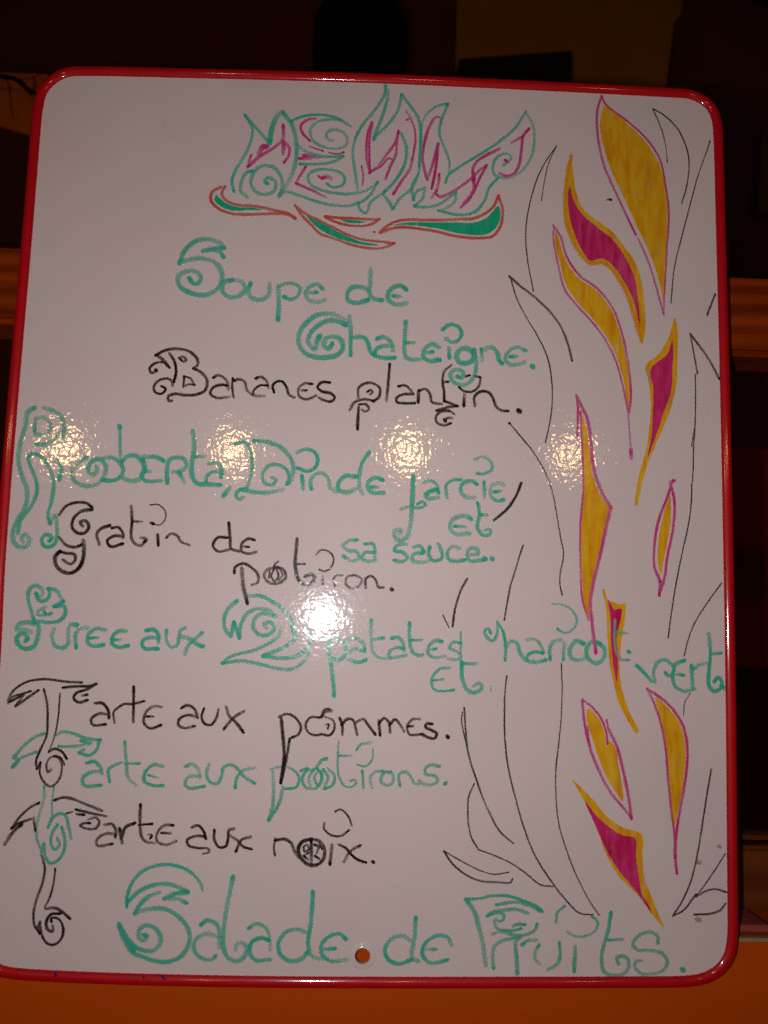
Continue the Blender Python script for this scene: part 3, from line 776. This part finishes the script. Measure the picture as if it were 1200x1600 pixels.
O k 4 920,318 955,318
@word|black handwritten word aux before pommes
Q k 4.5 95,185 130,168 175,190 195,245
Q k 4.5 195,242 130,230 80,255 75,290 110,310 175,298
Q k 4 235,190 220,240 240,285 280,290 310,250 325,195
Q k 4.8 375,180 390,230 440,280 480,335
Q k 4.5 485,205 420,245 360,315
@word|black handwritten word pommes whose o is a small apple
Q k 4.2 705,240 750,222 800,240 840,300 825,350 785,370
Q k 5.5 718,255 730,380 735,500 715,650
Q k 4.5 770,380 750,500 722,630
Q k 3.8 960,245 900,245 870,290 890,340 940,355 970,350 1020,355 1050,310 1040,260 990,240
Q k 5 970,240 990,208 1028,202
Q k 3 972,212 995,190 1020,192
Q k 3 998,290 1015,285 1008,315
R k 4.6 125,250 140,300 140,350
R k 4.5 135,290 170,255 205,260 232,350
R k 4.5 225,275 270,255 300,290 345,350
R k 4.6 375,355 370,300 368,265
R k 4.5 370,280 400,250 430,275 438,335
R k 4.5 435,290 470,255 500,290 525,330
R k 4.2 620,255 580,255 545,300 560,350 600,352 640,348
R k 4 550,300 580,298
R k 4.5 700,285 665,285 660,305 700,325 730,345 715,375 680,370 640,352
R k 6.5 797,364 798,366
@word|green handwritten word Tarte, middle of the three
O f 4.5 275,425 220,445 150,500 85,575
O f 4.5 78,635 120,585 225,540
O f 6 92,565 112,598 80,630
O f 4.5 350,435 390,415 460,425 540,455 625,465 / 600,530 560,560 520,555 490,545 522,528
O f 4 365,505 430,505 500,500 570,485
O f 5 510,470 560,485
O f 5 545,610 590,600 630,640 638,672
O f 5 630,660 560,670 515,710 530,750 630,748
O f 4.5 685,725 678,650 720,620 760,605
O f 5 780,480 790,600 800,700 850,748
O f 4 780,612 870,612
O f 5 1015,630 960,620 905,670 905,725 960,750 1015,750
O f 4 930,685 985,700
O f 4 275,755 275,830 250,910 230,1000 230,1080 260,1160
P f 4.5 258,455 275,395 / 285,480 310,515 350,505 395,450 405,370 385,290
P f 4.5 360,275 325,330 320,400 345,430 372,395 358,360
O f 2.8 338,755 325,850 325,940
O f 4.5 300,1010 330,950 375,925 410,940 430,1010 445,1080
@word|green handwritten word aux before potirons
Q f 5 120,550 160,535 200,570 210,620
Q f 5 205,612 140,615 115,660 140,685 235,675
Q f 4.8 265,540 250,600 275,650 320,655 345,610 355,560 400,540 440,560 480,610 550,655
Q f 4.8 550,560 480,575 440,620 430,680
@word|green handwritten word potirons whose first o is a small pumpkin
Q f 4 650,570 700,555 770,560 820,600 830,640 810,680 745,690
Q f 5 665,590 670,700 665,790 640,885 / 690,810 715,740 728,680
Q f 4 840,578 870,565 900,575
Q f 4.5 880,565 850,620 870,680 920,690
Q f 4.5 920,570 890,620 900,680
Q f 4.5 940,560 970,600 960,660 930,690
Q f 4.5 980,570 1010,620 990,670
Q f 4 1010,565 1050,610 1035,670 985,690
Q f 4 950,575 925,620 945,670
Q f 5 945,545 970,512 1000,502
R f 3.4 115,390 112,480 115,600 150,670 190,680 228,652 215,632 195,640
R f 3.2 115,485 195,482
R f 4 230,445 255,412 315,405
R f 2.6 330,440 325,510 280,550 235,540
R f 4 265,580 270,680
R f 4 325,685 315,620 345,585 390,580
R f 4.5 440,585 400,590 380,640 420,670 460,640 450,595 400,585
R f 4.2 500,670 495,600 540,585 570,620 590,655 620,660
R f 4.5 745,550 690,540 655,570 665,600 720,610 735,640 700,665 650,660 620,640
R f 5.5 783,658 785,656
@word|black handwritten word Tarte, lowest of the three
P k 4 245,138 190,165 120,230 70,300
P k 4.5 72,297 120,265 190,240
P k 5.5 135,275 90,310 30,395
P k 4.5 210,235 220,310
P k 4.5 340,122 390,105 450,112 520,140 635,187
P k 4.2 475,180 560,200 660,222
P k 4 480,208 525,212
P k 3 415,205 450,195
P k 4.5 555,240 600,230 620,260 600,295 550,300 500,280 525,265 560,265
P k 4.2 262,470 280,550 265,640 225,750 210,830 215,900 248,955 / 235,920 250,885 / 260,960 300,1020 350,1020 390,970 390,900 360,860 320,860 320,880
P k 3.4 345,550 335,640 310,730 280,790
P k 5 290,800 340,795 390,820 435,860
P k 4.8 375,830 320,835 290,880 300,930 330,940 330,910
P k 4.8 655,275 700,270 725,310 720,350
P k 4.8 720,335 660,330 605,370 610,405 700,395
P k 5.5 762,385 748,300
P k 5.5 760,355 785,290 840,265
P k 5 878,150 875,270 885,350 910,380 960,388
P k 4.2 870,275 950,270
P k 4 930,335 950,340 938,358
P k 4.6 1080,278 1030,278 985,320 980,375 1030,400 1100,378
P k 4 1010,325 1065,328
@word|black handwritten word aux before noix
Q k 4.5 160,930 200,920 235,960 245,1000
Q k 4.5 240,987 180,985 130,1010 140,1045 200,1060 260,1065 265,1085 235,1095
Q k 4.8 300,950 300,1010 330,1055 370,1050 385,1000 390,950 420,940
Q k 4.5 395,980 440,1010 480,1050 530,1068
Q k 4.8 525,990 470,1010 435,1080
@word|black handwritten word noix whose o is a small walnut
Q k 3.4 680,1000 672,1060 678,1105
Q k 5 682,1012 740,1005 780,1030 800,1080 830,1120
Q k 5.5 905,1005 850,1020 825,1065 840,1120 880,1160 940,1165 985,1120 985,1060 950,1015 905,1005
Q k 5 905,1010 905,1160
Q k 3.2 860,1050 880,1040 890,1070 862,1080 858,1052
Q k 4 925,1040 950,1050 940,1090
Q k 4 860,1110 882,1130
Q k 4 930,1110 955,1128
Q k 3 970,1065 955,1032
Q k 3 870,1100 890,1090
Q k 5.5 1035,1045 1022,1160
Q k 3 1055,832 1090,820 1135,860 1158,920
Q k 3.6 1140,950 1090,985 1030,980 985,940 988,905
R k 4.5 120,1040 160,1060 190,1095 240,1135 285,1150
R k 4.8 250,1045 190,1080 150,1145
R k 5.5 332,1148 333,1149
@word|large green handwritten word Salade
U g 5 190,482 195,400 230,300 310,210 410,165 520,155 640,185 720,240 770,310 782,350
U g 6 195,450 280,370 380,320 480,305 580,325 665,370 / 560,385 485,420 / 590,425 655,455
U g 6 255,535 300,460 370,400 440,375
U g 6.5 255,530 370,500 480,500 580,550 660,640 682,730 660,810 600,880 500,915 400,905 300,870 230,840 170,740 130,630
U g 6.5 132,620 180,710 260,800 380,830 440,790 455,720 420,660 350,630 290,660 285,720 320,750 350,710 325,705
U g 8 150,670 200,770 240,825
U g 5.8 770,625 820,590 890,620 915,690 910,800
U g 6 900,720 820,695 740,730 710,790 740,860 800,895 860,895 885,870
U g 6.5 1020,250 990,400 960,560 945,700 950,820 990,890 1050,910 1110,870 1125,800 1090,770 1050,780 1040,812
V g 5.5 95,435 140,412 190,440 205,500 205,545
V g 6 200,497 160,485 110,510 100,560 130,600 205,598
V g 6 400,460 350,440 290,455 250,510 260,570 310,605 370,595 400,560
V g 6 430,245 420,400 405,520 420,575 460,592 500,592
V g 5.8 600,490 570,465 520,475 475,520 480,575 520,605 605,598
V g 5 490,545 545,540
@word|green handwritten word de right of the hole
V g 5.8 940,500 900,475 840,490 805,545 825,600 880,620 940,600
V g 5.8 965,380 960,480 945,590 978,605
V g 5.5 1150,520 1130,480 1070,475 1010,520 1000,575 1040,615 1128,600
V g 5 1020,545 1068,545
@word|green handwritten word Fruits with ornate F
W f 4.5 235,425 340,420 440,400 560,400 670,430 760,470 835,520
W f 6.5 250,440 300,510 340,640 375,790 395,940
W f 4.5 480,470 580,450 680,450
W f 7 820,512 770,480 690,455
W f 5 410,555 450,525 540,510 640,505 720,535
W f 4.5 475,580 490,595 530,590 535,550 500,530 430,545
W f 4.5 460,600 480,650 520,665 600,670 670,655
W f 4.5 610,635 650,620 700,625
W f 5 450,695 520,680 600,700 660,710 740,690 780,660 795,620
W f 5.5 455,962 450,880 460,800 500,760 580,735 660,725
W f 6 642,1000 635,880 630,760 662,722
W f 5.5 680,780 720,750 790,745
W f 5 810,785 780,840 785,900 815,935
W f 4.8 970,765 975,860 955,930 880,975
W f 5.8 1095,800 1085,985
W f 4 945,600 955,530 1010,480
X f 3.6 105,545 150,570 220,570 285,530 295,480 260,450
X f 5.2 378,425 360,540 330,640 320,730 340,800 400,815 460,805 490,760 480,710 440,695 415,710 425,742
X f 4.5 360,595 450,592
X f 5.2 672,612 670,570 620,545 550,570 515,620 540,655 630,660 700,680 730,730 710,780 650,805 570,805 530,770 535,730 565,725
X f 7.5 827,780 828,781
@flame|largest yellow flame with magenta edge at the top
C fY 0 440,190 420,230 412,300 435,410 470,510 530,640 600,790 650,900 690,1020 712,1110 722,900 730,700 718,580 690,470 630,370 540,280
C m 3 420,150 400,220 400,320 430,470 490,610 580,800
C m 2.6 590,815 640,930 680,1060 710,1172 / 716,1050 725,880 735,700 720,570 690,440 620,340 530,260 440,190 420,150
@flame|magenta flame with broad orange edge left of the largest one
a fY 0 450,90 425,200 410,340 412,500 450,610 500,700 570,775 650,770 730,840 800,970 850,1130 890,1265 915,1180 908,1020 890,880 850,760 780,660 700,560 600,490 520,420 480,320 462,200
a fM 0 440,285 430,360 440,480 470,580 520,690 570,750 640,735 710,780 780,880 840,1000 880,1150 865,970 850,870 800,750 720,630 620,545 520,460 465,370
a y 5 450,95 425,200 412,340 414,500 450,610 500,700 570,768 650,765 730,840 800,970 850,1130 890,1255
@flame|yellow flame with magenta edge and long thin magenta tail
b fY 0 302,-205 300,-150 325,-30 360,90 430,190 520,290 595,400 645,520 670,620 693,740 703,690 695,580 672,440 640,320 600,220 525,120 420,45 350,-60 325,-150
b m 2.6 291,-231 291,-154 317,-17 351,111 420,200 510,300 580,400 630,510 660,620 690,760
b m 3 291,-231 330,-171 360,-69 429,34 531,111 609,214 650,320 680,440 702,600 705,700 695,770
b p 2.8 690,760 698,880 706,970
b m 5 706,970 708,1012
@flame|magenta wedge with orange edge beside the right black lines
b fY 0 940,258 910,360 860,450 783,522 800,600 812,740 800,880 785,980 755,1080 735,1180 728,1268 740,1268 755,1200 790,1060 830,960 880,850 925,730 950,620 955,500 958,380 950,280
b fM 0 925,385 905,450 810,540 825,640 822,780 815,900 795,1010 845,880 885,760 920,660 930,520 932,420
@flame|tall yellow flame with a lamp reflection on its tip
c fY 0 437,150 465,230 485,360 500,480 545,600 592,665 565,780 530,920 500,1060 485,1200 478,1254 455,1174 440,1000 438,800 450,600 450,450 440,300
c m 4.5 415,62 440,120 470,180 490,300 505,450 550,580 598,662 / 570,780 540,920 510,1040 490,1150 490,1210 500,1304 518,1439
c m 3 415,62 422,150 418,280
c m 2.6 435,150 445,350 450,560 435,760 435,950 445,1150 478,1264
@flame|smallest yellow flame with magenta edge, low in the right column
c fY 0 915,600 880,700 855,830 850,950 865,1020 890,900 915,760 920,660
c m 3.6 930,515 900,610 860,710 835,830 832,980 860,1060 857,1132 / 885,1040 900,930 930,780 940,650 925,560
c m 3.5 840,1000 865,1060
c m 4 915,528 938,518
@flame|thin orange and magenta flame crossed by the t of haricot
N fY 0 335,155 355,220 435,255 468,250 465,360 440,520 435,700 450,800 490,920 550,1050 540,1065 480,980 430,880 395,750 370,620 355,450 345,260 325,165
N fM 0 362,228 400,290 445,285 440,350 415,450 422,600 415,745 395,650 380,500 375,350
@flame|yellow flame with notched magenta tip left in the lower group
g fY 0 235,270 225,330 270,480 330,650 400,780 455,850 455,800 430,650 400,500 360,470 350,500 340,420 300,330 260,280
g m 3.6 200,215 212,350 250,520 300,650 380,800 440,870 505,950
g m 3 200,215 250,250 310,320 350,420 357,490
g m 4 365,400 420,520 460,680 490,830 505,955
g m 2.6 352,340 362,400
g m 2.4 232,380 240,470
@flame|slim curved yellow flame with magenta edge right in the lower group
g fY 0 655,195 720,250 790,330 835,440 845,560 835,700 815,820 785,980 775,1040 760,920 745,750 725,560 705,400 675,280
g m 3.6 605,145 700,210 770,280 830,380 855,500 850,660 825,820 800,960 785,1080 782,1200 790,1298
g m 3 605,145 650,240 690,360 720,520 735,700 755,900 775,1060 776,1200
@flame|magenta wedge with yellow edge, lowest flame
g fY 0 135,710 200,770 270,840 350,940 450,1010 570,1055 575,1200 590,1330 630,1440 675,1550 710,1635 640,1560 540,1430 430,1320 350,1180 280,1000 210,840
g fM 0 215,845 290,940 370,1010 450,1060 530,1080 535,1180 550,1300 570,1420 610,1490 635,1550 570,1460 500,1370 420,1270 350,1150 290,1020
@line
C n 2 208,385 150,470 110,560 80,670 65,780 70,900 100,1065
C n 1.6 208,385 170,470 150,560 138,640
@line
C n 2.2 660,210 720,245 780,310 820,400 830,480 815,590 795,650
C n 1.8 660,210 695,290 720,380 728,460
@line
C n 2 928,360 905,430 870,530 830,680 790,830 760,960 745,1120
@line
C n 3.2 953,1080 915,1175
@line
b n 3.6 55,40 110,90 200,160 280,240 340,330 370,410 390,490
b n 2.2 60,45 95,160 140,250 200,350 250,450 275,550 285,680 275,800 248,930
@line
b n 3.6 1025,350 1070,410 1120,480 1180,590
b n 2.6 1025,350 1040,440 1062,560
b n 2 1050,565 1052,700 1048,860 1040,980 1040,1060 1035,1140
b n 2 1045,860 1030,950
@line
d n 2.2 1032,-220 1028,-104 1010,16 975,176 945,330 922,480 905,605
@line
c n 2.2 55,210 110,275 180,360 240,460 280,560 305,680 330,830 345,910 328,1010 325,1070 337,1130
c n 4 55,210 56,211
@line
J n 4.4 1017,460 985,540 930,620 850,690
@line
d n 2.8 128,110 90,230 55,350 28,510
@line
M n 3.6 600,98 560,170 525,280 508,395
M n 2 450,325 485,403
@line
N n 2 1070,125 1000,220 920,340 870,450 835,580
@line
N n 1.4 875,812 840,870 832,950
@line
e n 2.6 447,65 435,180 433,300 435,450 455,630 500,820 550,1000 620,1180 720,1340 820,1470 900,1545 985,1558
@line
e n 2.2 788,-15 793,150 787,330 770,500 755,650 755,820 775,1000 830,1180 900,1350 970,1480 1025,1560
@line
e n 3 182,265 190,400 210,560 260,720 320,880 400,1030 485,1110
e n 2 170,292 165,350 185,450 210,570
@line
e n 2.5 243,740 210,820 205,950 225,1070 270,1150 / 400,1200 500,1250 580,1310 660,1370 735,1380
@line
e n 3 55,1160 100,1230 180,1300 280,1345 400,1355 470,1355 482,1335
e n 2.2 55,1160 160,1220 280,1280 370,1305 460,1292
@line
g n 2.8 1005,650 975,830 945,1020 915,1200 880,1340 830,1460 765,1565 / 830,1530 910,1430
g n 2 1092,1178 1000,1320 910,1445
@line
g n 3.2 910,1445 980,1405 1040,1398 1097,1415
@line
g n 3.4 900,1557 1000,1550 1060,1530 1095,1487
@smudge|dark blue ink speck beside the largest flame
C n 4 460,635 463,636
C n 1.8 445,637 455,632
@smudge|faint brown stain near the lower right
g s 7 925,1230 930,1232
@smudge|brown stain under the lowest black stroke
g s 7.5 922,1588 930,1590
@smudge|faintest brown stain near the right frame edge
g s 6 1055,1132 1060,1134
'''
NAMES = dict(word='handwriting', leaf='leaf_drawing', flame='flame_drawing', line='pen_line', smudge='smudge')
cur = None
def flush(c):
    if not c: return
    kind, label, fills, lines = c
    if kind in ('flame', 'leaf') and fills:
        ik = Ink()
        for pts, col in fills: ik.fill(pts, col)
        root = ik.build(NAMES[kind], board, label)
        if lines:
            ik2 = Ink()
            for segs, w, col in lines:
                for s_ in segs: ik2.stroke(s_, w, col)
            ik2.build('outline', root)
        return
    ik = Ink()
    for segs, w, col in lines:
        for s_ in segs: ik.stroke(s_, w, col)
    ik.build(NAMES[kind], board, label or None)
for ln in STROKES.split('\n'):
    ln = ln.strip()
    if not ln: continue
    if ln[0] == '@':
        flush(cur); kind, _, label = ln[1:].partition('|'); cur = (kind, label, [], []); continue
    cr, pen, w, rest = ln.split(' ', 3); ox, oy, sc = CROP[cr]
    segs, last = [], None
    for part in rest.split('/'):
        pts = [(ox + float(q.split(',')[0]) / sc, oy + float(q.split(',')[1]) / sc) for q in part.split()]
        if last: pts = [last] + pts
        segs.append(pts); last = pts[-1]
    if pen[0] == 'f' and len(pen) == 2: cur[2].append((segs[0], pen))
    else: cur[3].append((segs, float(w), pen))
flush(cur)
# blue ink rubbed onto the red frame
INK['b'] = ink_mat('dark_blue_ink', (0.012, 0.010, 0.07), (0.05, 0.03, 0.12), opac=0.8)

for pts, w in (([(86, 1521), (87, 1525)], 3.2), ([(83, 1526), (90, 1524)], 1.6), ([(223, 1525), (225, 1530)], 2.2), ([(253, 1526), (259, 1532)], 3.4), ([(247, 1523), (256, 1528)], 1.6), ([(1132, 886), (1134, 890)], 2.0), ([(1136, 1334), (1138, 1338)], 2.0)):
    ik = Ink(); ik.stroke(pts, w, 'b', lift=0.0021); ik.build('ink_smudge', board)
